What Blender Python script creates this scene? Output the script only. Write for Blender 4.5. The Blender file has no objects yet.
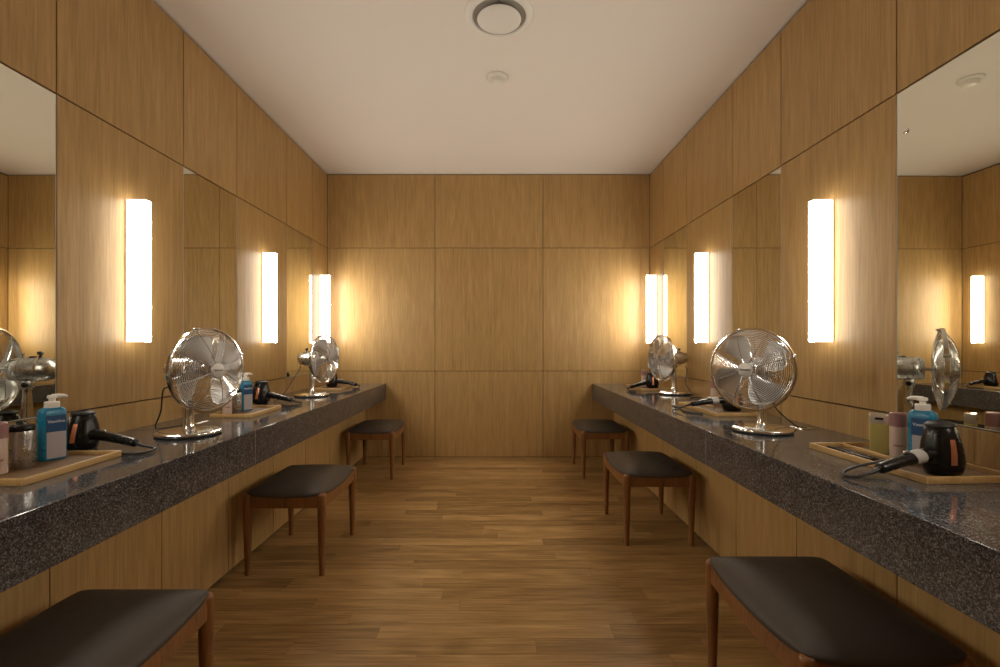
import bpy, bmesh, math, random
from mathutils import Vector, Matrix
random.seed(7)
S = bpy.context.scene
COL = S.collection
PI = math.pi

# ---------------------------------------------------------------- camera, world, exposure
EYE = 1.108                       # eye height above the floor
cam_data = bpy.data.cameras.new('camera')
cam = bpy.data.objects.new('camera', cam_data)
COL.objects.link(cam)
cam.location = (0, 0, EYE)
cam.rotation_euler = (PI / 2, 0, 0)
cam_data.sensor_width = 36.0
cam_data.lens = 17.0
cam_data.shift_x = 0.004
cam_data.shift_y = 0.0105
cam_data.clip_start = 0.02
S.camera = cam

w = bpy.data.worlds.new('world')
S.world = w
w.use_nodes = True
w.node_tree.nodes['Background'].inputs[0].default_value = (1, 0.9, 0.75, 1)
w.node_tree.nodes['Background'].inputs[1].default_value = 0.0

S.view_settings.view_transform = 'Standard'
S.view_settings.look = 'None'
S.view_settings.gamma = 1.0
S.view_settings.use_curve_mapping = False
S.view_settings.exposure = 0.30
LAMP_FRONT, LAMP_SIDE = 62.0, 5.6  # radiance of the wall lamps: bright front, dimmer opal sides
LAMP_COLOR = (1.0, 0.93, 0.79)
S.cycles.max_bounces = 14
S.cycles.diffuse_bounces = 8
S.cycles.glossy_bounces = 8
S.cycles.use_denoising = True
S.cycles.sample_clamp_indirect = 6.0

# ---------------------------------------------------------------- room measures (metres)
XL, XR = -1.652, 1.506             # side walls
YB, YF = 4.627, -1.15             # back wall, wall behind the camera
H = 2.775
ZC = 0.722                        # counter top
ZU = 0.565                        # counter underside
ZS, ZT = 0.843, 2.049              # panel seams
CL, CR = -1.078, 0.94             # counter fronts
PL, PR = -1.285, 1.155            # panels under the counters

# ---------------------------------------------------------------- materials
def new_mat(name):
    m = bpy.data.materials.new(name)
    m.use_nodes = True
    nt = m.node_tree
    b = nt.nodes['Principled BSDF']
    return m, nt, b

def plain(name, color, rough=0.5, metal=0.0, **kw):
    m, nt, b = new_mat(name)
    b.inputs['Base Color'].default_value = (*color, 1)
    b.inputs['Roughness'].default_value = rough
    b.inputs['Metallic'].default_value = metal
    for k, v in kw.items():
        b.inputs[k].default_value = v
    # faint mottling so that no surface is perfectly uniform
    tc = nt.nodes.new('ShaderNodeTexCoord')
    n = nt.nodes.new('ShaderNodeTexNoise')
    n.inputs['Scale'].default_value = 40
    mr = nt.nodes.new('ShaderNodeMapRange')
    mr.inputs[3].default_value = rough * 0.85
    mr.inputs[4].default_value = min(1, rough * 1.15)
    nt.links.new(tc.outputs['Object'], n.inputs['Vector'])
    nt.links.new(n.outputs['Fac'], mr.inputs[0])
    nt.links.new(mr.outputs[0], b.inputs['Roughness'])
    return m

def wood(name, dark, mid, light, stretch=(1, 1, 0.04), rough=0.4, fine=1.0, cath=1.0, island=0.12, coords='Position', spec=0.5, bump=0.02):
    m, nt, b = new_mat(name)
    N, L = nt.nodes, nt.links
    geo = N.new('ShaderNodeNewGeometry')
    if coords == 'Position':
        src = geo.outputs['Position']
    else:
        src = N.new('ShaderNodeTexCoord').outputs['Object']
    mul = N.new('ShaderNodeMath'); mul.operation = 'MULTIPLY'; mul.inputs[1].default_value = 37.0
    L.new(geo.outputs['Random Per Island'], mul.inputs[0])
    off = N.new('ShaderNodeVectorMath'); off.operation = 'ADD'
    cmb = N.new('ShaderNodeCombineXYZ')
    for i in range(3): L.new(mul.outputs[0], cmb.inputs[i])
    L.new(src, off.inputs[0]); L.new(cmb.outputs[0], off.inputs[1])
    def mapped(s):
        v = N.new('ShaderNodeVectorMath'); v.operation = 'MULTIPLY'
        v.inputs[1].default_value = s
        L.new(off.outputs[0], v.inputs[0])
        return v.outputs[0]
    def noise(vec, scale, detail=3, rgh=0.55):
        n = N.new('ShaderNodeTexNoise')
        n.inputs['Scale'].default_value = scale
        n.inputs['Detail'].default_value = detail
        n.inputs['Roughness'].default_value = rgh
        L.new(vec, n.inputs['Vector'])
        return n.outputs['Fac']
    long = tuple(stretch)
    half = tuple(s if s >= 1 else s * 4.5 for s in stretch)
    vfine = tuple(s if s >= 1 else s * 1.1 for s in stretch)
    streak = noise(mapped(long), 30, 5, 0.65)
    pores = noise(mapped(vfine), 120 * fine, 3, 0.6)
    flow = noise(mapped(half), 2.6, 1, 0.4)
    # contour lines of a stretched field: cathedral figure
    k = N.new('ShaderNodeMath'); k.operation = 'MULTIPLY'; k.inputs[1].default_value = 75
    L.new(flow, k.inputs[0])
    sn = N.new('ShaderNodeMath'); sn.operation = 'SINE'; L.new(k.outputs[0], sn.inputs[0])
    def madd(a, f, c):
        q = N.new('ShaderNodeMath'); q.operation = 'MULTIPLY_ADD'
        q.inputs[1].default_value = f
        L.new(a, q.inputs[0])
        if isinstance(c, (int, float)): q.inputs[2].default_value = c
        else: L.new(c, q.inputs[2])
        return q.outputs[0]
    v = madd(sn.outputs[0], 0.055 * cath, 0.0)
    v = madd(streak, 0.42, v)
    v = madd(pores, 0.65, v)
    v = madd(geo.outputs['Random Per Island'], island, v)
    v = madd(v, 1.0, -0.035 - island / 2)
    r = N.new('ShaderNodeValToRGB')
    r.color_ramp.elements[0].position = 0.25; r.color_ramp.elements[0].color = (*dark, 1)
    r.color_ramp.elements[1].position = 0.75; r.color_ramp.elements[1].color = (*light, 1)
    e = r.color_ramp.elements.new(0.5); e.color = (*mid, 1)
    L.new(v, r.inputs[0])
    L.new(r.outputs[0], b.inputs['Base Color'])
    b.inputs['Roughness'].default_value = rough
    b.inputs['Specular IOR Level'].default_value = spec
    bp = N.new('ShaderNodeBump'); bp.inputs['Strength'].default_value = bump * 5; bp.inputs['Distance'].default_value = 0.001
    L.new(pores, bp.inputs['Height']); L.new(bp.outputs[0], b.inputs['Normal'])
    return m

def granite():
    m, nt, b = new_mat('granite')
    N, L = nt.nodes, nt.links
    geo = N.new('ShaderNodeNewGeometry')
    def vor(scale):
        t = N.new('ShaderNodeTexVoronoi'); t.inputs['Scale'].default_value = scale
        L.new(geo.outputs['Position'], t.inputs['Vector'])
        bw = N.new('ShaderNodeSeparateColor'); L.new(t.outputs['Color'], bw.inputs[0])
        return bw.outputs[0]
    a, c = vor(290), vor(560)
    n = N.new('ShaderNodeTexNoise'); n.inputs['Scale'].default_value = 14; n.inputs['Detail'].default_value = 4
    L.new(geo.outputs['Position'], n.inputs['Vector'])
    s = N.new('ShaderNodeMath'); s.operation = 'MULTIPLY_ADD'; s.inputs[1].default_value = 0.62
    h = N.new('ShaderNodeMath'); h.operation = 'MULTIPLY'; h.inputs[1].default_value = 0.3
    L.new(c, h.inputs[0]); L.new(a, s.inputs[0]); L.new(h.outputs[0], s.inputs[2])
    s2 = N.new('ShaderNodeMath'); s2.operation = 'MULTIPLY_ADD'; s2.inputs[1].default_value = 0.22
    L.new(n.outputs['Fac'], s2.inputs[0]); L.new(s.outputs[0], s2.inputs[2])
    r = N.new('ShaderNodeValToRGB'); cr = r.color_ramp
    cr.elements[0].position = 0.18; cr.elements[0].color = (0.009, 0.009, 0.010, 1)
    cr.elements[1].position = 0.95; cr.elements[1].color = (0.24, 0.235, 0.245, 1)
    for p, col in ((0.40, (0.031, 0.031, 0.034)), (0.62, (0.068, 0.067, 0.073)), (0.80, (0.122, 0.12, 0.128))):
        e = cr.elements.new(p); e.color = (*col, 1)
    L.new(s2.outputs[0], r.inputs[0]); L.new(r.outputs[0], b.inputs['Base Color'])
    b.inputs['Roughness'].default_value = 0.10
    b.inputs['Specular IOR Level'].default_value = 0.6
    return m

def emissive(name, color, strength):
    m, nt, b = new_mat(name)
    b.inputs['Base Color'].default_value = (0.85, 0.82, 0.75, 1)
    b.inputs['Roughness'].default_value = 0.5
    b.inputs['Emission Color'].default_value = (*color, 1)
    b.inputs['Emission Strength'].default_value = strength
    return m

M = {}
M['oak'] = wood('oak_veneer', (0.29, 0.172, 0.062), (0.42, 0.259, 0.099), (0.535, 0.348, 0.146), rough=0.42, spec=0.4, bump=0.004, cath=0.40, island=0.05)
M['floor'] = wood('oak_floor', (0.155, 0.085, 0.029), (0.325, 0.190, 0.070), (0.52, 0.325, 0.135), stretch=(0.045, 1, 1), rough=0.40, island=0.22, cath=0.9, bump=0.006)
M['walnut'] = wood('walnut', (0.115, 0.046, 0.014), (0.20, 0.083, 0.025), (0.28, 0.124, 0.040), stretch=(1, 1, 0.08), rough=0.34, coords='Object', island=0.1)
M['bamboo'] = wood('bamboo', (0.40, 0.24, 0.085), (0.52, 0.33, 0.13), (0.62, 0.42, 0.19), stretch=(1, 0.06, 1), rough=0.42, coords='Object')
M['tray_liner'] = plain('tray_liner', (0.15, 0.085, 0.034), 0.6)
M['dark'] = plain('shadow_gap', (0.02, 0.013, 0.008), 0.8)
M['ceiling'] = plain('ceiling_paint', (0.82, 0.77, 0.73), 0.9)
M['granite'] = granite()
M['joint'] = plain('slab_joint', (0.20, 0.175, 0.16), 0.4)
M['mirror'] = plain('mirror_glass', (0.77, 0.76, 0.66), 0.004, 1.0)
M['mirror_edge'] = plain('mirror_edge', (0.55, 0.56, 0.50), 0.25)
M['lamp_front'] = emissive('lamp_front', LAMP_COLOR, LAMP_FRONT)
M['lamp_side'] = emissive('lamp_side', LAMP_COLOR, LAMP_SIDE)
M['lamp_metal'] = plain('lamp_metal', (0.55, 0.50, 0.42), 0.35, 0.9)
M['leather'] = plain('seat_leather', (0.054, 0.043, 0.036), 0.55)
M['chrome'] = plain('chrome', (0.80, 0.81, 0.83), 0.13, 1.0)
M['vent_grey'] = plain('vent_grey', (0.48, 0.45, 0.42), 0.6)
M['badge'] = plain('badge_metal', (0.50, 0.47, 0.44), 0.4, 0.55)
M['steel'] = plain('satin_steel', (0.60, 0.605, 0.615), 0.28, 1.0)
M['blade'] = plain('fan_blade', (0.66, 0.67, 0.68), 0.33, 0.85)
M['black'] = plain('black_plastic', (0.007, 0.0065, 0.0065), 0.27, 0.0, **{'Specular IOR Level': 0.35})
M['rubber'] = plain('black_rubber', (0.012, 0.011, 0.010), 0.5)
M['copper'] = plain('copper', (0.72, 0.30, 0.17), 0.3, 0.8)
M['grey_band'] = plain('grey_band', (0.42, 0.40, 0.38), 0.35)
M['white_metal'] = plain('white_metal', (0.82, 0.80, 0.77), 0.32)
M['white_plastic'] = plain('white_plastic', (0.80, 0.77, 0.72), 0.35)
M['teal'] = plain('teal_plastic', (0.012, 0.20, 0.36), 0.28)
M['label_blue'] = plain('label_blue', (0.006, 0.055, 0.16), 0.35)
M['label_pale'] = plain('label_pale', (0.44, 0.40, 0.42), 0.4)
M['text_white'] = plain('text_white', (0.75, 0.75, 0.75), 0.5)
M['text_dark'] = plain('text_dark', (0.06, 0.05, 0.05), 0.5)
M['yellow_liquid'] = plain('yellow_liquid', (0.50, 0.45, 0.16), 0.12)
M['clear_cap'] = plain('clear_cap', (0.75, 0.72, 0.66), 0.08, 0.55)
M['mauve'] = plain('mauve_cap', (0.33, 0.17, 0.17), 0.3)
M['cream'] = plain('cream_bottle', (0.55, 0.42, 0.35), 0.35)

# ---------------------------------------------------------------- mesh helpers
class MB:
    def __init__(s): s.bm = bmesh.new()
    def quad_box(s, lo, hi, mi=0, mat=None):
        vs = []
        for z in (lo[2], hi[2]):
            for x, y in ((lo[0], lo[1]), (hi[0], lo[1]), (hi[0], hi[1]), (lo[0], hi[1])):
                p = Vector((x, y, z))
                vs.append(s.bm.verts.new(mat @ p if mat else p))
        for f in ((0, 3, 2, 1), (4, 5, 6, 7), (0, 1, 5, 4), (1, 2, 6, 5), (2, 3, 7, 6), (3, 0, 4, 7)):
            fc = s.bm.faces.new([vs[i] for i in f]); fc.material_index = mi
        return s
    def bevel_box(s, lo, hi, r, seg=2, mi=0, mat=None):
        t = bmesh.new()
        vs = []
        for z in (lo[2], hi[2]):
            for x, y in ((lo[0], lo[1]), (hi[0], lo[1]), (hi[0], hi[1]), (lo[0], hi[1])):
                vs.append(t.verts.new((x, y, z)))
        for f in ((0, 3, 2, 1), (4, 5, 6, 7), (0, 1, 5, 4), (1, 2, 6, 5), (2, 3, 7, 6), (3, 0, 4, 7)):
            t.faces.new([vs[i] for i in f])
        bmesh.ops.bevel(t, geom=list(t.edges), offset=r, segments=seg, profile=0.5, affect='EDGES')
        s.merge(t, mi, mat)
        return s
    def merge(s, t, mi=0, mat=None):
        mp = {}
        for v in t.verts: mp[v] = s.bm.verts.new(mat @ v.co if mat else v.co)
        for f in t.faces:
            nf = s.bm.faces.new([mp[v] for v in f.verts]); nf.material_index = mi
        t.free()
    def rings(s, loops, mi=0, closed=True, cap0=True, cap1=True):
        rows = [[s.bm.verts.new(p) for p in lp] for lp in loops]
        n = len(rows[0])
        for a, b in zip(rows, rows[1:]):
            for i in range(n if closed else n - 1):
                j = (i + 1) % n
                f = s.bm.faces.new((a[i], a[j], b[j], b[i])); f.material_index = mi
        if closed and cap0: f = s.bm.faces.new(rows[0][::-1]); f.material_index = mi
        if closed and cap1: f = s.bm.faces.new(rows[-1]); f.material_index = mi
        return s
    def lathe(s, prof, n=32, mi=0, mat=None, sx=1.0, sy=1.0, cap0=True, cap1=True):
        """profile of (radius, z) about local z"""
        loops = []
        for r, z in prof:
            lp = []
            for i in range(n):
                a = 2 * PI * i / n
                p = Vector((max(r, 1e-5) * math.cos(a) * sx, max(r, 1e-5) * math.sin(a) * sy, z))
                lp.append(mat @ p if mat else p)
            loops.append(lp)
        return s.rings(loops, mi, True, cap0, cap1)
    def rrect(s, prof, hx, hy, rc, n=6, mi=0, mat=None, p=None):
        """stack of rounded rectangles: profile of (scale_x, scale_y, z)"""
        loops = []
        for fx, fy, z in prof:
            lp = []
            for q, (cx, cy) in enumerate(((1, 1), (-1, 1), (-1, -1), (1, -1))):
                for k in range(n + 1):
                    a = (q + k / n) * PI / 2
                    v = Vector((fx * (cx * (hx - rc) + rc * math.cos(a)), fy * (cy * (hy - rc) + rc * math.sin(a)), z))
                    lp.append(mat @ v if mat else v)
            loops.append(lp)
        return s.rings(loops, mi)
    def tube(s, pts, rad, n=10, mi=0, flat=1.0, caps=True):
        pts = [Vector(p) for p in pts]
        rs = rad if isinstance(rad, (list, tuple)) else [rad] * len(pts)
        loops = []
        up = None
        for i, p in enumerate(pts):
            d = (pts[min(i + 1, len(pts) - 1)] - pts[max(i - 1, 0)]).normalized()
            if up is None:
                up = Vector((0, 0, 1)) if abs(d.z) < 0.9 else Vector((1, 0, 0))
            u = (up - d * up.dot(d)).normalized()
            v = d.cross(u)
            up = u
            loops.append([p + (u * math.cos(2 * PI * k / n) * flat + v * math.sin(2 * PI * k / n)) * rs[i] for k in range(n)])
        return s.rings(loops, mi, True, caps, caps)
    def hoop(s, r, y, wire, n=56, k=4, mi=0):
        """a wire ring in the local xz plane at depth y"""
        rows = []
        for i in range(n):
            a = 2 * PI * i / n
            c, sn = math.cos(a), math.sin(a)
            rows.append([s.bm.verts.new(((r + wire * math.cos(2 * PI * j / k)) * c, y + wire * math.sin(2 * PI * j / k), (r + wire * math.cos(2 * PI * j / k)) * sn)) for j in range(k)])
        for i in range(n):
            a, b = rows[i], rows[(i + 1) % n]
            for j in range(k):
                f = s.bm.faces.new((a[j], a[(j + 1) % k], b[(j + 1) % k], b[j])); f.material_index = mi
        return s
    def build(s, name, mats, parent=None, smooth=False, angle=40):
        bmesh.ops.recalc_face_normals(s.bm, faces=list(s.bm.faces))
        me = bpy.data.meshes.new(name)
        s.bm.to_mesh(me); s.bm.free()
        for m in (mats if isinstance(mats, (list, tuple)) else [mats]): me.materials.append(m)
        if smooth:
            me.polygons.foreach_set('use_smooth', [True] * len(me.polygons))
            me.set_sharp_from_angle(angle=math.radians(angle))
        o = bpy.data.objects.new(name, me)
        COL.objects.link(o)
        if parent: o.parent = parent
        return o

def smooth_path(pts, sub=6):
    pts = [Vector(p) for p in pts]
    out = []
    for i in range(len(pts) - 1):
        p0, p1, p2, p3 = pts[max(i - 1, 0)], pts[i], pts[i + 1], pts[min(i + 2, len(pts) - 1)]
        for k in range(sub):
            t = k / sub
            out.append(0.5 * ((2 * p1) + (p2 - p0) * t + (2 * p0 - 5 * p1 + 4 * p2 - p3) * t * t + (3 * p1 - p0 - 3 * p2 + p3) * t ** 3))
    out.append(pts[-1])
    return out

def thing(name, label, cat, loc=(0, 0, 0), rz=0.0, group=None):
    o = bpy.data.objects.new(name, None)
    o.empty_display_size = 0.05
    COL.objects.link(o)
    o.location = loc
    o.rotation_euler = (0, 0, rz)
    tag(o, label, cat, group)
    return o

def tag(o, label, cat, group=None):
    o['label'] = label; o['category'] = cat
    if group: o['group'] = group
    return o

def struct(o):
    o['kind'] = 'structure'
    return o

def copy_thing(root, loc, rz, label):
    def cp(o, parent):
        c = o.copy(); COL.objects.link(c)
        if parent: c.parent = parent
        for ch in list(o.children): cp(ch, c)
        return c
    r = cp(root, None)
    r.location = loc; r.rotation_euler = (0, 0, rz); r['label'] = label
    return r

def text_mesh(name, body, size, mat, parent, matrix, extrude=0.0003):
    cu = bpy.data.curves.new(name, 'FONT')
    cu.body = body; cu.size = size; cu.align_x = 'CENTER'; cu.align_y = 'CENTER'; cu.extrude = extrude
    t = bpy.data.objects.new(name, cu)
    COL.objects.link(t)
    bpy.context.view_layer.update()
    me = bpy.data.meshes.new_from_object(t.evaluated_get(bpy.context.evaluated_depsgraph_get()))
    bpy.data.objects.remove(t)
    me.materials.clear(); me.materials.append(mat)
    me.transform(matrix)
    o = bpy.data.objects.new(name, me)
    COL.objects.link(o); o.parent = parent
    return o

# ---------------------------------------------------------------- the room
GAP = 0.006
T = 0.018                          # panel thickness
SEAMS = [YF, -0.54, -0.06, 0.03, 0.545, 1.260, 1.775, 2.497, 3.011, 3.729, 4.244, YB]
MIRRORS = [(1.260, 1.775), (2.497, 3.011), (3.729, 4.244)]
UPPER = [YF, -0.06, 0.545, 1.260, 1.775, 2.497, 3.011, 3.729, 4.244, YB]

def panel(mb, side, y0, y1, z0, z1, x):
    g = GAP / 2
    if side < 0: mb.quad_box((x - T, y0 + g, z0 + g), (x, y1 - g, z1 - g))
    else: mb.quad_box((x, y0 + g, z0 + g), (x + T, y1 - g, z1 - g))

def side_wall(name, side, x):
    mb = MB()
    xo = x + side * 0.12
    lo, hi = min(x + side * T, xo), max(x + side * T, xo)
    mb.quad_box((lo, YF - 0.1, 0), (hi, YB + 0.1, H), 1)
    for a, b in zip(UPPER, UPPER[1:]):
        panel(mb, side, a, b, ZT, H - 0.012, x)
    for a, b in zip(UPPER, UPPER[1:]):
        is_mirror = any(abs(a - m[0]) < 0.01 for m in MIRRORS)
        if not is_mirror:
            panel(mb, side, a, b, ZS, ZT, x)
        panel(mb, side, a, b, 0.0, ZS, x)
    return struct(mb.build(name, [M['oak'], M['dark']]))

side_wall('wall_left', -1, XL)
side_wall('wall_right', 1, XR)

mb = MB()
mb.quad_box((XL - 0.12, YB + T, 0), (XR + 0.12, YB + 0.12, H), 1)
for a, b in ((XL, -0.598), (-0.598, 0.461), (0.461, XR)):
    for z0, z1 in ((0.002, ZS), (ZS, ZT), (ZT, H - 0.006)):
        mb.quad_box((a + 0.0025, YB, z0 + 0.0025), (b - 0.0025, YB + T, z1 - 0.0025))
struct(mb.build('wall_back', [M['oak'], M['dark']]))

mb = MB()
mb.quad_box((XL - 0.12, YF - 0.12, 0), (XR + 0.12, YF - T, H), 1)
for a, b in ((XL, -0.598), (-0.598, 0.461), (0.461, XR)):
    for z0, z1 in ((0.012, ZS), (ZS, ZT), (ZT, H - 0.012)):
        mb.quad_box((a + 0.0025, YF - T, z0 + 0.0025), (b - 0.0025, YF, z1 - 0.0025))
struct(mb.build('wall_front', [M['oak'], M['dark']]))

# floor of staggered oak strips running across the room
mb = MB()
mb.quad_box((XL - 0.12, YF - 0.12, -0.06), (XR + 0.12, YB + 0.12, -0.010), 1)
PW = 0.0915
y = YF
while y < YB:
    x = XL - random.uniform(0.0, 0.9)
    y1 = min(y + PW, YB)
    while x < XR:
        ln = random.choice((0.9, 0.9, 0.62, 1.15))
        a, b = max(x, XL), min(x + ln, XR)
        if b - a > 0.01:
            mb.quad_box((a + 0.0004, y + 0.0004, -0.0095), (b - 0.0004, y1 - 0.0004, 0.0))
        x += ln
    y += PW
struct(mb.build('floor', [M['floor'], M['dark']]))

mb = MB()
mb.quad_box((XL - 0.12, YF - 0.12, H), (XR + 0.12, YB + 0.12, H + 0.1))
struct(mb.build('ceiling', M['ceiling']))

# oak fascia under each counter, with a dark shadow gap at the floor
def fascia(name, side, x, wall):
    mb = MB()
    lo, hi = sorted((x + side * T, wall))
    mb.quad_box((lo, YF, 0.0), (hi, YB, ZU - 0.001), 1)
    y = 1.360 - 0.4555 * 6
    while y < YB - 0.02:
        a, b = max(y, YF), min(y + 0.4555, YB)
        if b > YF + 0.01:
            p, q = sorted((x, x + side * T))
            mb.quad_box((p, a + 0.002, 0.016), (q, b - 0.002, ZU - 0.001))
        y += 0.4555
    return struct(mb.build(name, [M['oak'], M['dark']]))
fascia('wall_left_lower', -1, PL, XL)
fascia('wall_right_lower', 1, PR, XR)

# ---------------------------------------------------------------- counters
def counter(side, front, wall, label):
    mb = MB()
    lo, hi = sorted((front, wall - side * 0.001))
    mb.bevel_box((lo, YF + 0.001, ZU), (hi, YB - 0.001, ZC), 0.0025, 2)
    o = mb.build('vanity_counter', M['granite'])
    tag(o, label, 'counter', 'granite vanity counters')
    for yj in (2.115,):
        j = MB()
        e = 0.0004
        a, b = sorted((front - (-side) * 0 - side * e, wall))
        j.quad_box((a, yj - 0.0008, ZC - 0.0005), (b, yj + 0.0008, ZC + e))
        p, q = sorted((front - side * e, front + side * 0.001))
        j.quad_box((p, yj - 0.0008, ZU + 0.002), (q, yj + 0.0008, ZC + e))
        j.build('slab_joint', M['joint'], o)
    return o
counter(-1, CL, XL, 'polished speckled granite vanity counter along the left wall')
counter(1, CR, XR, 'polished speckled granite vanity counter along the right wall')

# ---------------------------------------------------------------- mirrors
places = ['nearest', 'middle', 'farthest']
def mirror(side, wall, k, y0, y1):
    word = 'left' if side < 0 else 'right'
    lab = [f'tall frameless mirror on the {word} wall nearest the camera, cut off by the photo edge',
           f'tall frameless mirror between the first and second lit lamps of the {word} wall',
           f'narrow frameless mirror on the {word} wall beside the corner lamp'][k]
    t = thing('wall_mirror', lab, 'mirror', (wall, (y0 + y1) / 2, ZS), 0, 'mirrors on the side walls')
    hw = (y1 - y0) / 2
    mb = MB()
    a, b = sorted((side * 0.002, side * 0.0165))
    mb.quad_box((a, -hw + 0.003, 0.004), (b, hw - 0.003, ZT - ZS - 0.004))
    mb.build('glass', M['mirror'], t)
    mb = MB()
    a, b = sorted((side * 0.0015, side * 0.0175))
    for p, q in ((-hw + 0.0005, -hw + 0.0028), (hw - 0.0028, hw - 0.0005)):
        mb.quad_box((a, p, 0.0), (b, q, ZT - ZS - 0.002))
    mb.quad_box((a, -hw + 0.0005, 0.0005), (b, hw - 0.0005, 0.0035))
    mb.build('edge_strip', M['mirror_edge'], t)
    if k == 0: t.rotation_euler.z = 0.0082 if side > 0 else -0.0026
    return t
for side, wall in ((-1, XL), (1, XR)):
    for k, (y0, y1) in enumerate(MIRRORS):
        mr = mirror(side, wall, k, y0, y1)
        if side > 0 and k == 0:
            mb = MB()
            rot = Matrix.Translation((0.002, 1.734 - (y0 + y1) / 2, 1.890 - ZS)) @ Matrix.Rotation(-PI / 2, 4, 'Y')
            mb.lathe([(0.010, 0), (0.010, 0.003), (0.004, 0.005), (0.0, 0.005)], 14, 0, rot)
            mb.build('screw_cap', M['chrome'], mr, True)

# ---------------------------------------------------------------- wall lamps
def sconce(side, wall, y, label):
    t = thing('wall_lamp', label, 'lamp', (wall, y, 1.118), 0, 'upright box lamps on the side walls')
    s = -side                       # outwards from the wall
    hw, d, h = 0.021, 0.088, 0.634
    mb = MB()
    a, b = sorted((s * 0.0, s * 0.006))
    mb.bevel_box((a, -hw + 0.002, 0.003), (b, hw - 0.002, h - 0.003), 0.001, 1)
    mb.build('back_plate', M['lamp_metal'], t)
    mb = MB()
    a, b = sorted((s * 0.006, s * d))
    mb.bevel_box((a, -hw, 0), (b, hw, h), 0.002, 2)
    for f in mb.bm.faces:
        f.normal_update()
        f.material_index = 1 if abs(f.normal.x) > 0.9 and f.calc_center_median().x * s > d - 0.01 else 0
    mb.build('shade', [M['lamp_side'], M['lamp_front']], t)
    return t
LY = [0.902, 2.122, 3.350, 4.432]
for side, wall, word in ((-1, XL, 'left'), (1, XR, 'right')):
    sconce(side, wall, LY[0], f'lit upright box lamp on the {word} wall, added out of view to light the foreground')  # unseen pair, added in step with the other lamps to light the foreground
    sconce(side, wall, LY[1], f'lit upright box lamp on the {word} wall, largest in view')
    sconce(side, wall, LY[2], f'lit upright box lamp on the {word} wall between two mirrors')
    sconce(side, wall, LY[3], f'lit upright box lamp in the far {word} corner against the back wall')

# ---------------------------------------------------------------- ceiling fittings
t = thing('ceiling_vent', 'round white air vent with a dark ring gap in the ceiling', 'vent', (0.016, 2.397, H))
mb = MB()
mb.lathe([(0.134, 0.0), (0.138, -0.010), (0.148, -0.013), (0.162, -0.010), (0.174, -0.003), (0.174, 0.0)], 56, cap0=False, cap1=False)
mb.build('flange', M['white_metal'], t, True)
mb = MB()
mb.lathe([(0.135, -0.006), (0.128, -0.001), (0.0, -0.001)], 56, cap0=False)
mb.build('throat', M['vent_grey'], t, True)
mb = MB()
mb.lathe([(0.0, -0.032), (0.07, -0.031), (0.104, -0.027), (0.111, -0.022), (0.106, -0.017), (0.0, -0.014)], 56)
mb.build('disc', M['white_metal'], t, True)
for k in range(3):
    mb = MB()
    a = k * 2 * PI / 3 + 0.5
    mb.tube([(0.05 * math.cos(a), 0.05 * math.sin(a), -0.017), (0.128 * math.cos(a), 0.128 * math.sin(a), -0.003)], 0.004, 6)
    mb.build('bracket', M['steel'], t, True)

t = thing('smoke_detector', 'small round white smoke detector on the ceiling beyond the vent', 'detector', (0.006, 2.947, H))
mb = MB()
mb.lathe([(0.066, 0.0), (0.066, -0.008), (0.060, -0.014), (0.046, -0.017), (0.0, -0.017)], 40)
mb.build('base', M['white_plastic'], t, True)
mb = MB()
mb.lathe([(0.044, -0.0165), (0.042, -0.034), (0.034, -0.042), (0.0, -0.045)], 32)
mb.build('sensor_dome', M['white_plastic'], t, True)

# ---------------------------------------------------------------- stools
def stool_rail(p0, p1, out, z0, z1, dip):
    """bowed rail between two legs"""
    p0, p1, out = Vector(p0), Vector(p1), Vector(out)
    loops = []
    n = 14
    for i in range(n + 1):
        f = i / n
        k = 1 - (2 * f - 1) ** 2
        c = p0.lerp(p1, f) + out * 0.014 * k
        top = z1 - dip * k
        bot = z0 + 0.004 * k
        th = 0.011
        loops.append([c + out * th + Vector((0, 0, bot)), c + out * (th + 0.001) + Vector((0, 0, (top + bot) / 2)), c + out * (th - 0.002) + Vector((0, 0, top)),
                      c - out * (th - 0.002) + Vector((0, 0, top)), c - out * th + Vector((0, 0, bot))])
    return MB().rings(loops, 0)

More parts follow.
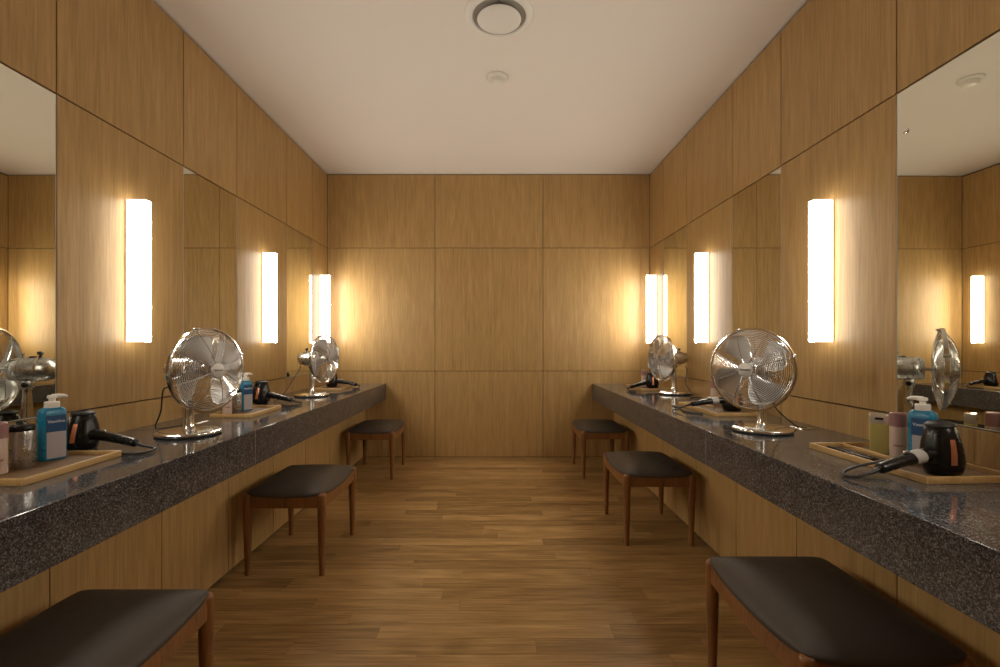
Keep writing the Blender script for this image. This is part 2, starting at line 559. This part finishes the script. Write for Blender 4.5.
def make_stool(loc, rz, label):
    t = thing('vanity_stool', label, 'stool', loc, rz, 'padded stools at the vanity counters')
    lx, ly = 0.178, 0.240
    for sx in (-1, 1):
        for sy in (-1, 1):
            mb = MB()
            pts = [(sx * lx, sy * ly, 0), (sx * lx, sy * ly, 0.10), (sx * lx, sy * ly, 0.24), (sx * lx, sy * ly, 0.35), (sx * lx, sy * ly, 0.380), (sx * lx, sy * ly, 0.389), (sx * lx, sy * ly, 0.393)]
            mb.tube(pts, [0.0125, 0.0155, 0.0195, 0.0208, 0.0208, 0.0175, 0.011], 16)
            mb.build('leg', M['walnut'], t, True, 50)
    z0, z1 = 0.324, 0.393
    stool_rail((-lx, -ly, 0), (lx, -ly, 0), (0, -1, 0), z0, z1, 0.016).build('rail', M['walnut'], t, True)
    stool_rail((-lx, ly, 0), (lx, ly, 0), (0, 1, 0), z0, z1, 0.016).build('rail', M['walnut'], t, True)
    stool_rail((-lx, -ly, 0), (-lx, ly, 0), (-1, 0, 0), z0, z1, 0.020).build('rail', M['walnut'], t, True)
    stool_rail((lx, -ly, 0), (lx, ly, 0), (1, 0, 0), z0, z1, 0.020).build('rail', M['walnut'], t, True)
    # cushion: bowed outline, rounded edge, gentle dome, edge following the dipped rails
    mb = MB()
    n = 26
    def pt(u, v, top):
        hx, hy = lx + 0.013, ly + 0.013
        bx = hx + 0.012 * (1 - v * v)
        by = hy + 0.012 * (1 - u * u)
        c = 1 - 0.035 * (u * u * v * v) ** 5
        x, y = u * bx * c, v * by * c
        edge = max(abs(u), abs(v))
        dip = 0.019 * (1 - min(abs(u), abs(v)) ** 2)
        base = 0.396 - dip * edge ** 4 * 0.8
        if not top: return Vector((x * 0.985, y * 0.985, base - 0.012))
        ez = (max(0.0, 1 - abs(u) ** 9) * max(0.0, 1 - abs(v) ** 9)) ** 0.5
        dome = (1 - u * u) * (1 - v * v)
        return Vector((x, y, base + 0.014 * ez + 0.026 * dome ** 0.7))
    us = [-math.cos(PI * i / n) for i in range(n + 1)]
    grid = [[mb.bm.verts.new(pt(u, v, True)) for v in us] for u in us]
    low = {}
    for i in range(n):
        for j in range(n):
            mb.bm.faces.new((grid[i][j], grid[i + 1][j], grid[i + 1][j + 1], grid[i][j + 1]))
    border = [(i, 0) for i in range(n)] + [(n, j) for j in range(n)] + [(i, n) for i in range(n, 0, -1)] + [(0, j) for j in range(n, 0, -1)]
    lows = [mb.bm.verts.new(pt(us[i], us[j], False)) for i, j in border]
    for k in range(len(border)):
        a, b = border[k], border[(k + 1) % len(border)]
        mb.bm.faces.new((grid[a[0]][a[1]], lows[k], lows[(k + 1) % len(border)], grid[b[0]][b[1]]))
    mb.bm.faces.new(lows)
    mb.build('cushion', M['leather'], t, True, 60)
    return t
first = make_stool((-1.013, 2.505, 0), 0, 'walnut stool with dark leather seat under the left counter, second from the camera')
copy_thing(first, (-1.010, 1.115, 0), 0, 'dark leather stool cut off by the bottom left corner of the photo')
copy_thing(first, (-1.030, 4.105, 0), 0, 'walnut stool with dark leather seat under the left counter, nearest the back wall')
copy_thing(first, (0.895, 1.325, 0), 0, 'large looking dark leather stool cut off at the bottom right of the photo')
copy_thing(first, (0.898, 2.840, 0), 0, 'walnut stool with dark leather seat under the right counter, second from the camera')
copy_thing(first, (0.898, 4.125, 0), 0, 'walnut stool with dark leather seat under the right counter, nearest the back wall')

# ---------------------------------------------------------------- desk fans
def make_fan(loc, facing, label):
    rz = math.atan2(facing[0], -facing[1])
    t = thing('desk_fan', label, 'fan', loc, rz, 'chrome desk fans on the counters')
    zc = 0.277                      # hub height
    mb = MB()
    mb.lathe([(0.118, 0.0), (0.1215, 0.003), (0.1215, 0.007), (0.119, 0.009)], 56)
    base = mb.build('base', M['rubber'], t, True)
    mb = MB()
    mb.lathe([(0.1205, 0.007), (0.122, 0.011), (0.1205, 0.016), (0.114, 0.0195), (0.09, 0.0215), (0.05, 0.025), (0.0, 0.026)], 56)
    mb.build('chrome_cover', M['chrome'], base, True)
    for k in range(4):
        mb = MB()
        a = -PI / 2 + (k - 1.5) * 0.19
        m4 = Matrix.Translation((0.096 * math.cos(a), 0.096 * math.sin(a), 0.0205))
        mb.lathe([(0.008, 0), (0.008, 0.004), (0.006, 0.006), (0.0, 0.006)], 14, 0, m4)
        mb.build('speed_button', M['white_metal'], base, True)
    mb = MB()
    mb.lathe([(0.030, 0.022), (0.024, 0.030), (0.0205, 0.045), (0.0185, 0.10), (0.0155, 0.165), (0.0145, 0.185), (0.017, 0.19), (0.017, 0.20), (0.012, 0.205)], 24)
    mb.build('pole', M['chrome'], t, True)
    mb = MB()
    mb.bevel_box((-0.016, -0.022, 0.198), (0.016, 0.022, 0.236), 0.006, 2)
    nk = mb.build('hinge', M['steel'], t, True)
    mb = MB()
    mb.lathe([(0.010, -0.024), (0.010, 0.024)], 14, 0, Matrix.Translation((0, 0, 0.212)) @ Matrix.Rotation(PI / 2, 4, 'Y'))
    mb.build('pivot_knob', M['black'], nk, True)
    ax = Matrix.Translation((0, 0, zc)) @ Matrix.Rotation(PI / 2, 4, 'X')      # local z -> -y
    # motor housing: a bullet with its round end at the back (+y)
    mb = MB()
    prof = [(0.0, -0.112), (0.016, -0.110), (0.032, -0.102), (0.043, -0.088), (0.049, -0.068), (0.0515, -0.045), (0.0515, 0.02), (0.0505, 0.034), (0.045, 0.040), (0.045, 0.052), (0.0, 0.052)]
    mb.lathe(prof, 36, 0, ax)
    mot = mb.build('motor_housing', M['steel'], t, True)
    for q0, q1 in ((-0.050, -0.044), (0.012, 0.015)):
        mb = MB()
        mb.lathe([(0.0522, q0), (0.0522, q1)], 36, 0, ax, cap0=False, cap1=False)
        mb.build('trim_band', M['chrome'], mot, True)
    mb = MB()
    mb.lathe([(0.005, 0.050), (0.005, 0.062), (0.0105, 0.063), (0.0115, 0.072), (0.009, 0.076), (0.0, 0.077)], 16, 0, Matrix.Translation((0, 0.045, zc)))
    mb.lathe([(0.014, 0.048), (0.013, 0.055), (0.0, 0.057)], 16, 0, Matrix.Translation((0, 0.020, zc)))
    mb.build('swing_knob', M['black'], mot, True)
    mb = MB()
    mb.tube([(0, -0.05, zc), (0, -0.142, zc)], 0.006, 10)
    mb.build('shaft', M['steel'], t, True)
    # cage: thick rim, front and rear wires
    R = 0.174
    YR = -0.108
    mb = MB()
    prof = [(R - 0.003, 0.008), (R + 0.003, 0.007), (R + 0.0035, -0.007), (R - 0.003, -0.008), (R - 0.003, 0.008)]
    mb.lathe(prof, 72, 0, Matrix.Translation((0, YR, zc)) @ Matrix.Rotation(PI / 2, 4, 'X'), cap0=False, cap1=False)
    rim = mb.build('cage_rim', M['chrome'], t, True)
    def fy(r): return YR - 0.052 * (1 - (r / R) ** 2.6)
    def by(r): return YR + 0.026 * (1 - (r / R) ** 4)
    def cage(fn, nring, r0, nspoke, wire, phase):
        b = MB()
        for i in range(nring):
            r = r0 + (R - 0.004 - r0) * i / (nring - 0.5)
            b.hoop(r, fn(r), wire, 56, 3)
        for k in range(nspoke):
            a = 2 * PI * k / nspoke + phase
            pts = []
            for i in range(9):
                r = r0 - 0.004 + (R - r0 + 0.004) * i / 8
                yy = fn(r) - (0.0015 if fn is fy else -0.0015)
                pts.append((r * math.cos(a), yy, r * math.sin(a)))
            b.tube(pts, wire * 1.35, 4)
        for v in b.bm.verts: v.co.z += zc
        return b
    cage(fy, 22, 0.029, 8, 0.00135, PI / 8 - 0.05).build('front_cage', M['chrome'], t, True)
    cage(by, 16, 0.050, 8, 0.0012, 0.2).build('rear_cage', M['chrome'], t, True)
    mb = MB()
    mb.lathe([(0.0, 0.045), (0.028, 0.045), (0.0315, 0.049), (0.0315, 0.054), (0.029, 0.0575), (0.0, 0.060)], 36, 0, Matrix.Translation((0, YR, zc)) @ Matrix.Rotation(PI / 2, 4, 'X'))
    badge = mb.build('badge', M['badge'], t, True)
    text_mesh('lettering', 'Bionaire', 0.0125, M['text_dark'], badge, Matrix.Translation((0, YR - 0.0605, zc)) @ Matrix.Rotation(PI / 2, 4, 'X'))
    # latch clips on the rim
    for a in (0.35, PI / 2 + 0.3):
        mb = MB()
        mb.bevel_box((-0.006, -0.014, -0.003), (0.006, 0.014, 0.005), 0.0015, 1, 0, Matrix.Translation((0, YR, zc)) @ Matrix.Rotation(-(a - PI / 2), 4, 'Y') @ Matrix.Translation((0, 0, R + 0.003)))
        mb.build('latch', M['chrome'], rim, True)
    # four paddle blades
    for k in range(4):
        a0 = math.radians(18 + 90 * k)
        b = MB()
        nr, na = 10, 8
        front, back = [], []
        for i in range(nr + 1):
            f = i / nr
            r = 0.026 + 0.134 * f
            half = math.radians(17 + 13 * math.sin(PI * min(1, f * 0.78)))
            if f > 0.8: half *= math.sqrt(max(0.05, 1 - ((f - 0.8) / 0.21) ** 2))
            rowf, rowb = [], []
            for j in range(na + 1):
                s = 2 * j / na - 1
                ang = a0 + half * s + 0.30 * f
                yy = -0.112 + (0.020 * s) * (0.45 + 0.55 * f) - 0.006 * (1 - s * s)
                rowf.append(b.bm.verts.new((r * math.cos(ang), yy - 0.0006, zc + r * math.sin(ang))))
                rowb.append(b.bm.verts.new((r * math.cos(ang), yy + 0.0006, zc + r * math.sin(ang))))
            front.append(rowf); back.append(rowb)
        for g in (front, back):
            for i in range(nr):
                for j in range(na):
                    b.bm.faces.new((g[i][j], g[i + 1][j], g[i + 1][j + 1], g[i][j + 1]))
        for i in range(nr):
            for j in (0, na):
                b.bm.faces.new((front[i][j], front[i + 1][j], back[i + 1][j], back[i][j]))
        for j in range(na):
            for i in (0, nr):
                b.bm.faces.new((front[i][j], front[i][j + 1], back[i][j + 1], back[i][j]))
        b.build('blade', M['blade'], t, True, 60)
    mb = MB()
    mb.lathe([(0.0, 0.092), (0.022, 0.092), (0.028, 0.098), (0.028, 0.124), (0.020, 0.132), (0.0, 0.134)], 28, 0, ax)
    mb.build('hub', M['steel'], t, True)
    return t

def fan_cord(fan, pts_world):
    """black cord from the motor, hanging behind the fan to the counter"""
    bpy.context.view_layer.update()
    inv = fan.matrix_world.inverted()
    pts = [inv @ Vector(p) if isinstance(p, tuple) else p for p in pts_world]
    mb = MB()
    mb.tube(smooth_path(pts, 7), 0.0032, 8)
    return mb.build('power_cord', M['rubber'], fan, True)

FANS = {}
e = ZC + 0.0005
FANS['L1'] = make_fan((-1.308, 2.01, e), (0.95, -0.31), 'chrome desk fan on the left counter nearest the camera, cage turned to the room')
FANS['L2'] = copy_thing(FANS['L1'], (-1.365, 3.50, e), math.atan2(0.97, 0.24), 'chrome desk fan on the left counter in front of the corner lamp')
FANS['R1'] = copy_thing(FANS['L1'], (1.177, 2.09, e), math.atan2(-0.78, 0.63), 'chrome desk fan on the right counter with its cage facing the camera')
FANS['R2'] = copy_thing(FANS['L1'], (1.372, 3.64, e), math.atan2(-0.97, 0.24), 'chrome desk fan on the right counter near the corner, seen from its side')
V = Vector
fan_cord(FANS['L1'], [V((0.0, 0.095, 0.222)), V((0.0, 0.112, 0.20)), (-1.452, 2.06, 0.905), (-1.462, 2.06, 0.815), (-1.500, 2.08, ZC + 0.022), (-1.505, 2.12, ZC + 0.0062), (-1.47, 2.19, ZC + 0.0062), (-1.46, 2.26, ZC + 0.0062)])
fan_cord(FANS['L2'], [V((0.0, 0.095, 0.222)), V((0.0, 0.112, 0.19)), (-1.492, 3.43, ZC + 0.10), (-1.485, 3.33, ZC + 0.05), (-1.48, 3.22, ZC + 0.014), (-1.475, 3.14, ZC + 0.0062)])
fan_cord(FANS['R1'], [V((0.0, 0.09, 0.222)), V((0.0, 0.105, 0.18)), (1.275, 2.17, ZC + 0.11), (1.325, 2.19, ZC + 0.06), (1.372, 2.17, ZC + 0.015), (1.385, 2.165, ZC + 0.0062)])
fan_cord(FANS['R2'], [V((0.0, 0.095, 0.222)), V((0.01, 0.108, 0.18)), (1.46, 3.64, ZC + 0.09), (1.458, 3.56, ZC + 0.04), (1.44, 3.46, ZC + 0.012), (1.39, 3.38, ZC + 0.0062), (1.45, 3.34, ZC + 0.0062)])

# flush power outlets in the counter tops
def outlet(loc, rz, label):
    t = thing('counter_outlet', label, 'outlet', loc, rz, 'flush outlets in the counters')
    mb = MB()
    mb.rrect([(1, 1, 0), (1, 1, 0.0025), (0.93, 0.93, 0.004)], 0.030, 0.045, 0.010, 5)
    mb.build('plate', M['chrome'], t, True)
    mb = MB()
    mb.rrect([(1, 1, 0.0038), (1, 1, 0.0050)], 0.013, 0.020, 0.006, 4)
    mb.build('socket', M['black'], t, True)
    return t
outlet((1.408, 2.175, ZC), 0.1, 'small chrome outlet plate on the right counter where the fan cord ends')
outlet((-1.47, 2.325, ZC), -0.1, 'small chrome outlet plate behind the nearest fan on the left counter')

# ---------------------------------------------------------------- trays
def make_tray(loc, rz, hx, hy, label, divider=None, stop=0.0):
    t = thing('bamboo_tray', label, 'tray', loc, rz, 'bamboo trays on the counters')
    th, h = 0.0075, 0.020
    mb = MB()
    # four mitred sides with slightly rounded top
    for sx in (-1, 1):
        mb.bevel_box((min(sx * hx, sx * (hx - th)), -hy, 0), (max(sx * hx, sx * (hx - th)), hy, h), 0.0015, 2)
    for sy in (-1, 1):
        mb.bevel_box((-hx + th, min(sy * hy, sy * (hy - th)), 0), (hx - th, max(sy * hy, sy * (hy - th)), h), 0.0015, 2)
    mb.build('rim', M['bamboo'], t, True, 30)
    mb = MB()
    mb.quad_box((-hx + th, -hy + th, 0.001), (hx - th, hy - th, 0.006))
    mb.build('bottom', M['tray_liner'], t)
    if divider is not None:
        mb = MB()
        mb.bevel_box((divider - 0.004, stop, 0.0062), (divider + 0.004, hy - th, h - 0.001), 0.0015, 2)
        mb.build('divider', M['bamboo'], t, True, 30)
    return t
z = ZC + 0.0003
make_tray((-1.392, 1.450, z), math.radians(1.5), 0.107, 0.174, 'bamboo tray nearest the camera on the left counter, holding the steel bottle')
make_tray((-1.392, 2.650, z), math.radians(1.5), 0.110, 0.182, 'bamboo tray on the left counter behind the nearest chrome fan')
make_tray((-1.400, 4.070, z), math.radians(1.5), 0.110, 0.174, 'bamboo tray at the far end of the left counter by the back wall')
make_tray((1.308, 1.530, z), math.radians(2.5), 0.137, 0.228, 'divided bamboo tray nearest the camera on the right counter', -0.016, -0.06)
make_tray((1.298, 2.750, z), math.radians(2), 0.137, 0.240, 'divided bamboo tray on the right counter behind the fan facing the camera', -0.016, 0.02)
make_tray((1.315, 4.090, z), math.radians(2), 0.130, 0.210, 'bamboo tray at the far end of the right counter by the back wall')
ZI = ZC + 0.0068                     # inside a tray

# ---------------------------------------------------------------- bottles
def lotion(loc, rz, label):
    t = thing('lotion_bottle', label, 'bottle', loc, rz, 'blue lotion pump bottles')
    hx, hy = 0.037, 0.0195
    mb = MB()
    prof = [(0.95, 0.90, 0.0), (1.0, 1.0, 0.004), (1.0, 1.0, 0.06), (1.0, 1.0, 0.135), (0.985, 1.0, 0.150), (0.94, 0.96, 0.160), (0.82, 0.86, 0.167), (0.62, 0.74, 0.171)]
    mb.rrect(prof, hx, hy, 0.017, 6)
    body = mb.build('body', M['teal'], t, True, 60)
    def plaque(name, x0, x1, z0, z1, mat, y, slope=0.0):
        b = MB()
        vs = []
        for yy in (y, y + 0.002):
            for x, zz in ((x0, z0), (x1, z0 + slope), (x1, z1), (x0, z1)):
                vs.append(b.bm.verts.new((x, yy, zz)))
        for f in ((0, 1, 2, 3), (7, 6, 5, 4), (0, 4, 5, 1), (1, 5, 6, 2), (2, 6, 7, 3), (3, 7, 4, 0)):
            b.bm.faces.new([vs[i] for i in f])
        return b.build(name, mat, body)
    lb = plaque('label', -0.020, 0.029, 0.006, 0.100, M['label_pale'], -hy - 0.0006)
    up = plaque('label_band', -0.022, 0.030, 0.092, 0.146, M['label_blue'], -hy - 0.0010)
    rot = Matrix.Rotation(PI / 2, 4, 'X')
    text_mesh('lettering', 'Vaseline', 0.0135, M['text_white'], body, Matrix.Translation((0.004, -hy - 0.0012, 0.126)) @ rot)
    b = MB()
    b.lathe([(0.019, 0.170), (0.0195, 0.172), (0.0195, 0.188), (0.0175, 0.190), (0.0, 0.190)], 24)
    b.build('collar', M['white_plastic'], t, True)
    b = MB()
    b.lathe([(0.0085, 0.189), (0.0085, 0.199), (0.0125, 0.201), (0.0125, 0.208), (0.0105, 0.211), (0.0, 0.212)], 20)
    b.tube([(0.0, 0, 0.206), (0.018, 0, 0.2075), (0.032, 0, 0.2065), (0.039, 0, 0.2025)], [0.0085, 0.0068, 0.0052, 0.0045], 10)
    b.build('pump', M['white_plastic'], t, True)
    return t
lotion((-1.462, 1.555, ZI), math.radians(62), 'blue lotion pump bottle next to the steel shaker on the left counter')
c = copy_thing([o for o in COL.objects if o.name == 'lotion_bottle'][0], (-1.432, 2.700, ZI), math.radians(58), 'blue lotion pump bottle standing behind the nearest fan on the left counter')
copy_thing(c, (1.345, 1.488, ZI), math.radians(-62), 'blue lotion pump bottle on the right counter behind the black hair dryer')
for o in COL.objects:                # the right-hand bottle's pump points the other way
    if o.parent and o.parent.get('label', '').endswith('behind the black hair dryer') and o.name.startswith('pump'):
        o.rotation_euler = (0, 0, PI)

def shaker(loc, label):
    t = thing('steel_shaker', label, 'bottle', loc, 0, 'steel bottles with black lids')
    mb = MB()
    mb.lathe([(0.034, 0), (0.036, 0.003), (0.036, 0.126), (0.035, 0.132), (0.0, 0.132)], 36)
    mb.build('body', M['steel'], t, True)
    mb = MB()
    mb.lathe([(0.0355, 0.131), (0.0375, 0.134), (0.0375, 0.146), (0.034, 0.152), (0.020, 0.156), (0.014, 0.160), (0.013, 0.166), (0.0, 0.167)], 32)
    mb.build('lid', M['black'], t, True)
    return t
s1 = shaker((-1.460, 1.452, ZI), 'brushed steel bottle with black lid beside the blue lotion, left foreground')
s1.scale = (0.86, 0.86, 0.86)
copy_thing(s1, (-1.437, 2.605, ZI), 0, 'steel bottle with black lid seen through the nearest left fan')

def round_bottle(loc, label, h=0.150, r=0.0225):
    t = thing('toner_bottle', label, 'bottle', loc, 0, 'cream bottles with mauve caps')
    mb = MB()
    mb.lathe([(r - 0.002, 0), (r, 0.002), (r, h * 0.68), (r - 0.0005, h * 0.695)], 30)
    b = mb.build('body', M['cream'], t, True)
    mb = MB()
    mb.lathe([(r + 0.0005, h * 0.695), (r + 0.0008, h * 0.71), (r + 0.0003, h * 0.98), (r - 0.003, h), (0, h)], 30)
    mb.build('cap', M['mauve'], t, True)
    mb = MB()
    n = 9
    rows = []
    for i in range(n + 1):
        a = math.radians(-90 + (i - n / 2) * 7)
        rows.append([Vector(((r + 0.0004) * math.cos(a), (r + 0.0004) * math.sin(a), zz)) for zz in (h * 0.26, h * 0.30)])
    mb.rings(rows, 0, False)
    mb.build('print', M['mauve'], b)
    return t
r1 = round_bottle((1.345, 1.580, ZI), 'cream bottle with mauve cap between the yellow bottle and the blue lotion')
r1.rotation_euler.z = math.radians(-40)
copy_thing(r1, (-1.455, 1.378, ZI), math.radians(48), 'cream bottle with pink cap cut by the left edge of the photo')
copy_thing(r1, (-1.440, 2.530, ZI), math.radians(40), 'cream bottle with pink cap seen through the nearest left fan, beside the blue lotion')
copy_thing(r1, (1.370, 2.965, ZI), math.radians(-30), 'cream bottle with mauve cap peeping out left of the fan facing the camera')
copy_thing(r1, (1.300, 4.150, ZI), math.radians(-20), 'tiny cream bottle with pink cap at the far right corner of the counter')

def square_bottle(loc, rz, label):
    t = thing('perfume_bottle', label, 'bottle', loc, rz)
    mb = MB()
    mb.rrect([(0.97, 0.97, 0), (1, 1, 0.003), (1, 1, 0.108), (0.96, 0.96, 0.113)], 0.031, 0.019, 0.004, 3)
    mb.build('body', M['yellow_liquid'], t, True, 40)
    mb = MB()
    mb.rrect([(0.96, 0.96, 0.113), (1, 1, 0.115), (1, 1, 0.148), (0.95, 0.95, 0.151)], 0.031, 0.019, 0.004, 3)
    cap = mb.build('cap', M['clear_cap'], t, True, 40)
    mb = MB()
    mb.bevel_box((-0.014, -0.0205, 0.128), (0.014, -0.0192, 0.136), 0.0004, 1)
    mb.build('cap_inlay', M['black'], cap)
    return t
q1 = square_bottle((1.345, 1.658, ZI), math.radians(-40), 'square yellow bottle with clear silvery cap in the right tray')
q1.scale = (0.84, 0.84, 0.90)

# ---------------------------------------------------------------- hair dryers
def dryer(loc, rz, tilt, label, stripe, band, scale=1.0, cord=None, roll=0.0, wide=0.90):
    """barrel standing on its nozzle, handle lying towards local +x"""
    t = thing('hair_dryer', label, 'hair dryer', loc, rz, 'black hair dryers on the counters')
    t.rotation_euler = (roll, tilt, rz)
    t.location.z += 0.047 * abs(math.sin(tilt))
    k = scale
    mb = MB()
    prof = [(0.0, 0.0), (0.040, 0.0), (0.046, 0.003), (0.0520, 0.016), (0.0545, 0.032), (0.0535, 0.052), (0.0490, 0.078), (0.0430, 0.100), (0.0390, 0.112), (0.0350, 0.1185)]
    prof = [(r * k * wide, zz * k) for r, zz in prof]
    mb.lathe(prof, 40, cap1=False)
    body = mb.build('barrel', M['black'], t, True, 60)
    mb = MB()
    mb.lathe([(0.0362 * k * wide, 0.1185 * k), (0.0375 * k * wide, 0.1190 * k), (0.0385 * k * wide, 0.1225 * k), (0.0350 * k * wide, 0.1265 * k), (0.026 * k * wide, 0.1300 * k), (0.0, 0.1325 * k)], 40, cap0=False)
    for q in range(4):
        r = 0.008 + 0.0065 * q
        mb.lathe([((r - 0.0012) * k * wide, 0.1285 * k), (r * k * wide, 0.1330 * k - 0.00045 * q * q), ((r + 0.0012) * k * wide, 0.1285 * k)], 28, cap0=False, cap1=False)
    mb.build('intake_grille', M['rubber'], t, True, 60)
    # copper plate following the barrel
    def rad(zz):
        for (r0, z0), (r1, z1) in zip(prof, prof[1:]):
            if z0 <= zz <= z1 and z1 > z0: return r0 + (r1 - r0) * (zz - z0) / (z1 - z0)
        return prof[5][0]
    mb = MB()
    loops = []
    for i in range(9):
        zz = (0.030 + 0.062 * i / 8) * k
        lp = []
        for j in range(6):
            a = stripe + (j / 5 - 0.5) * 0.30 + 0.10 * (i / 8 - 0.5)
            rr = rad(zz) + 0.0012
            lp.append(Vector((rr * math.cos(a), rr * math.sin(a), zz)))
        loops.append(lp)
    mb.rings(loops, 0, False)
    mb.build('copper_plate', M['copper'], body, True)
    # handle
    zh = 0.052 * k
    mb = MB()
    pts = smooth_path([(0.040, 0, zh), (0.075, 0, zh - 0.001), (0.13, 0, zh - 0.006), (0.19, 0, zh - 0.014), (0.228, 0, zh - 0.020)], 4)
    n = len(pts)
    mb.tube(pts, [0.0220 - 0.0065 * (i / (n - 1)) - (0.004 if i == n - 1 else 0) for i in range(n)], 16, 0, 0.9)
    hd = mb.build('handle', M['black'], t, True, 60)
    mb = MB()
    bm_ = M['grey_band'] if band else M['black']
    mb.tube([(0.078, 0, zh - 0.001), (0.090, 0, zh - 0.002), (0.112, 0, zh - 0.005)], [0.0222, 0.0224, 0.0216], 18, 0, 0.92)
    if band: mb.build('grey_band', bm_, hd, True, 60)
    else: mb.bm.free()
    mb = MB()
    mb.bevel_box((0.075 if not band else 0.118, -0.004, zh + 0.012), (0.098 if not band else 0.136, 0.004, zh + 0.0195), 0.002, 2)
    mb.build('switch', M['steel'], hd, True)
    mb = MB()
    mb.tube([(0.226, 0, zh - 0.0195), (0.245, 0, zh - 0.025), (0.262, 0, zh - 0.029)], [0.0075, 0.006, 0.004], 10)
    mb.build('strain_relief', M['rubber'], hd, True)
    if cord:
        bpy.context.view_layer.update()
        inv = t.matrix_world.inverted()
        c = MB()
        pts = [Vector((0.256, 0, zh - 0.0275))] + [inv @ Vector(p) for p in cord]
        c.tube(smooth_path(pts, 8), 0.0042, 8)
        c.build('power_cord', M['rubber'], t, True)
    return t

def heading(a, b): return math.atan2(b, a)
zc = ZC + 0.0005
A = math.radians
dryer((-1.515, 1.728, zc), heading(0.265, -0.04), A(2), 'black hair dryer on the left counter beside the nearest blue lotion bottle',
      A(-69), False, 1.07, [(-1.228, 1.70, ZC + 0.010), (-1.232, 1.655, ZC + 0.005), (-1.29, 1.640, ZC + 0.005), (-1.36, 1.645, ZC + 0.005)])
dryer((-1.520, 3.05, zc), heading(0.22, -0.05), A(3), 'black hair dryer on the left counter beyond the tray behind the nearest fan',
      A(-76), False, 1.12, [(-1.235, 3.00, ZC + 0.010), (-1.238, 2.95, ZC + 0.005), (-1.30, 2.91, ZC + 0.005), (-1.36, 2.93, ZC + 0.005)])
dryer((-1.450, 4.17, ZI), heading(0.97, -0.12), A(3), 'black hair dryer half hidden behind the fan in the far left corner',
      A(-100), False, 1.0, [(-1.20, 4.14, ZC + 0.006), (-1.19, 4.07, ZC + 0.005), (-1.22, 4.02, ZC + 0.005)])
dryer((1.306, 1.380, ZI), heading(-0.246, -0.05), A(4.5), 'black hair dryer with grey handle band lying across the nearest right tray',
      A(68), True, 1.15, wide=0.80, cord=[(1.018, 1.330, ZC + 0.012), (1.005, 1.355, ZC + 0.008), (1.03, 1.395, ZC + 0.010), (1.10, 1.42, ZC + 0.022), (1.20, 1.435, ZC + 0.030), (1.26, 1.45, ZC + 0.022)])
dryer((1.345, 2.690, ZI), heading(-0.95, 0.05), A(1), 'black hair dryer with grey handle band behind the fan facing the camera',
      A(95), True, 1.12, [(1.055, 2.71, ZC + 0.02), (1.05, 2.78, ZC + 0.022), (1.065, 2.84, ZC + 0.010), (1.09, 2.79, ZC + 0.005), (1.07, 2.66, ZC + 0.005), (1.13, 2.58, ZC + 0.005)])
dryer((1.330, 4.01, ZI), heading(-0.90, -0.35), A(5), 'small looking black hair dryer beside the fan in the far right corner',
      A(60), False, 1.08, [(1.11, 3.93, ZC + 0.006), (1.09, 3.86, ZC + 0.005), (1.13, 3.81, ZC + 0.005)])

# dark comb lying in the front compartment of the near right tray
t = thing('hair_comb', 'dark comb lying in the front compartment of the nearest right tray', 'comb', (1.222, 1.62, ZI + 0.0005), math.radians(93))
mb = MB()
mb.bevel_box((-0.095, 0.004, 0.0), (0.095, 0.016, 0.010), 0.002, 2)
mb.build('spine', M['black'], t, True)
mb = MB()
for k in range(36):
    x = -0.088 + 0.005 * k
    mb.quad_box((x, -0.018, 0.003), (x + 0.0025, 0.005, 0.007))
tt = mb.build('teeth', M['black'], t)
tt['kind'] = 'stuff'
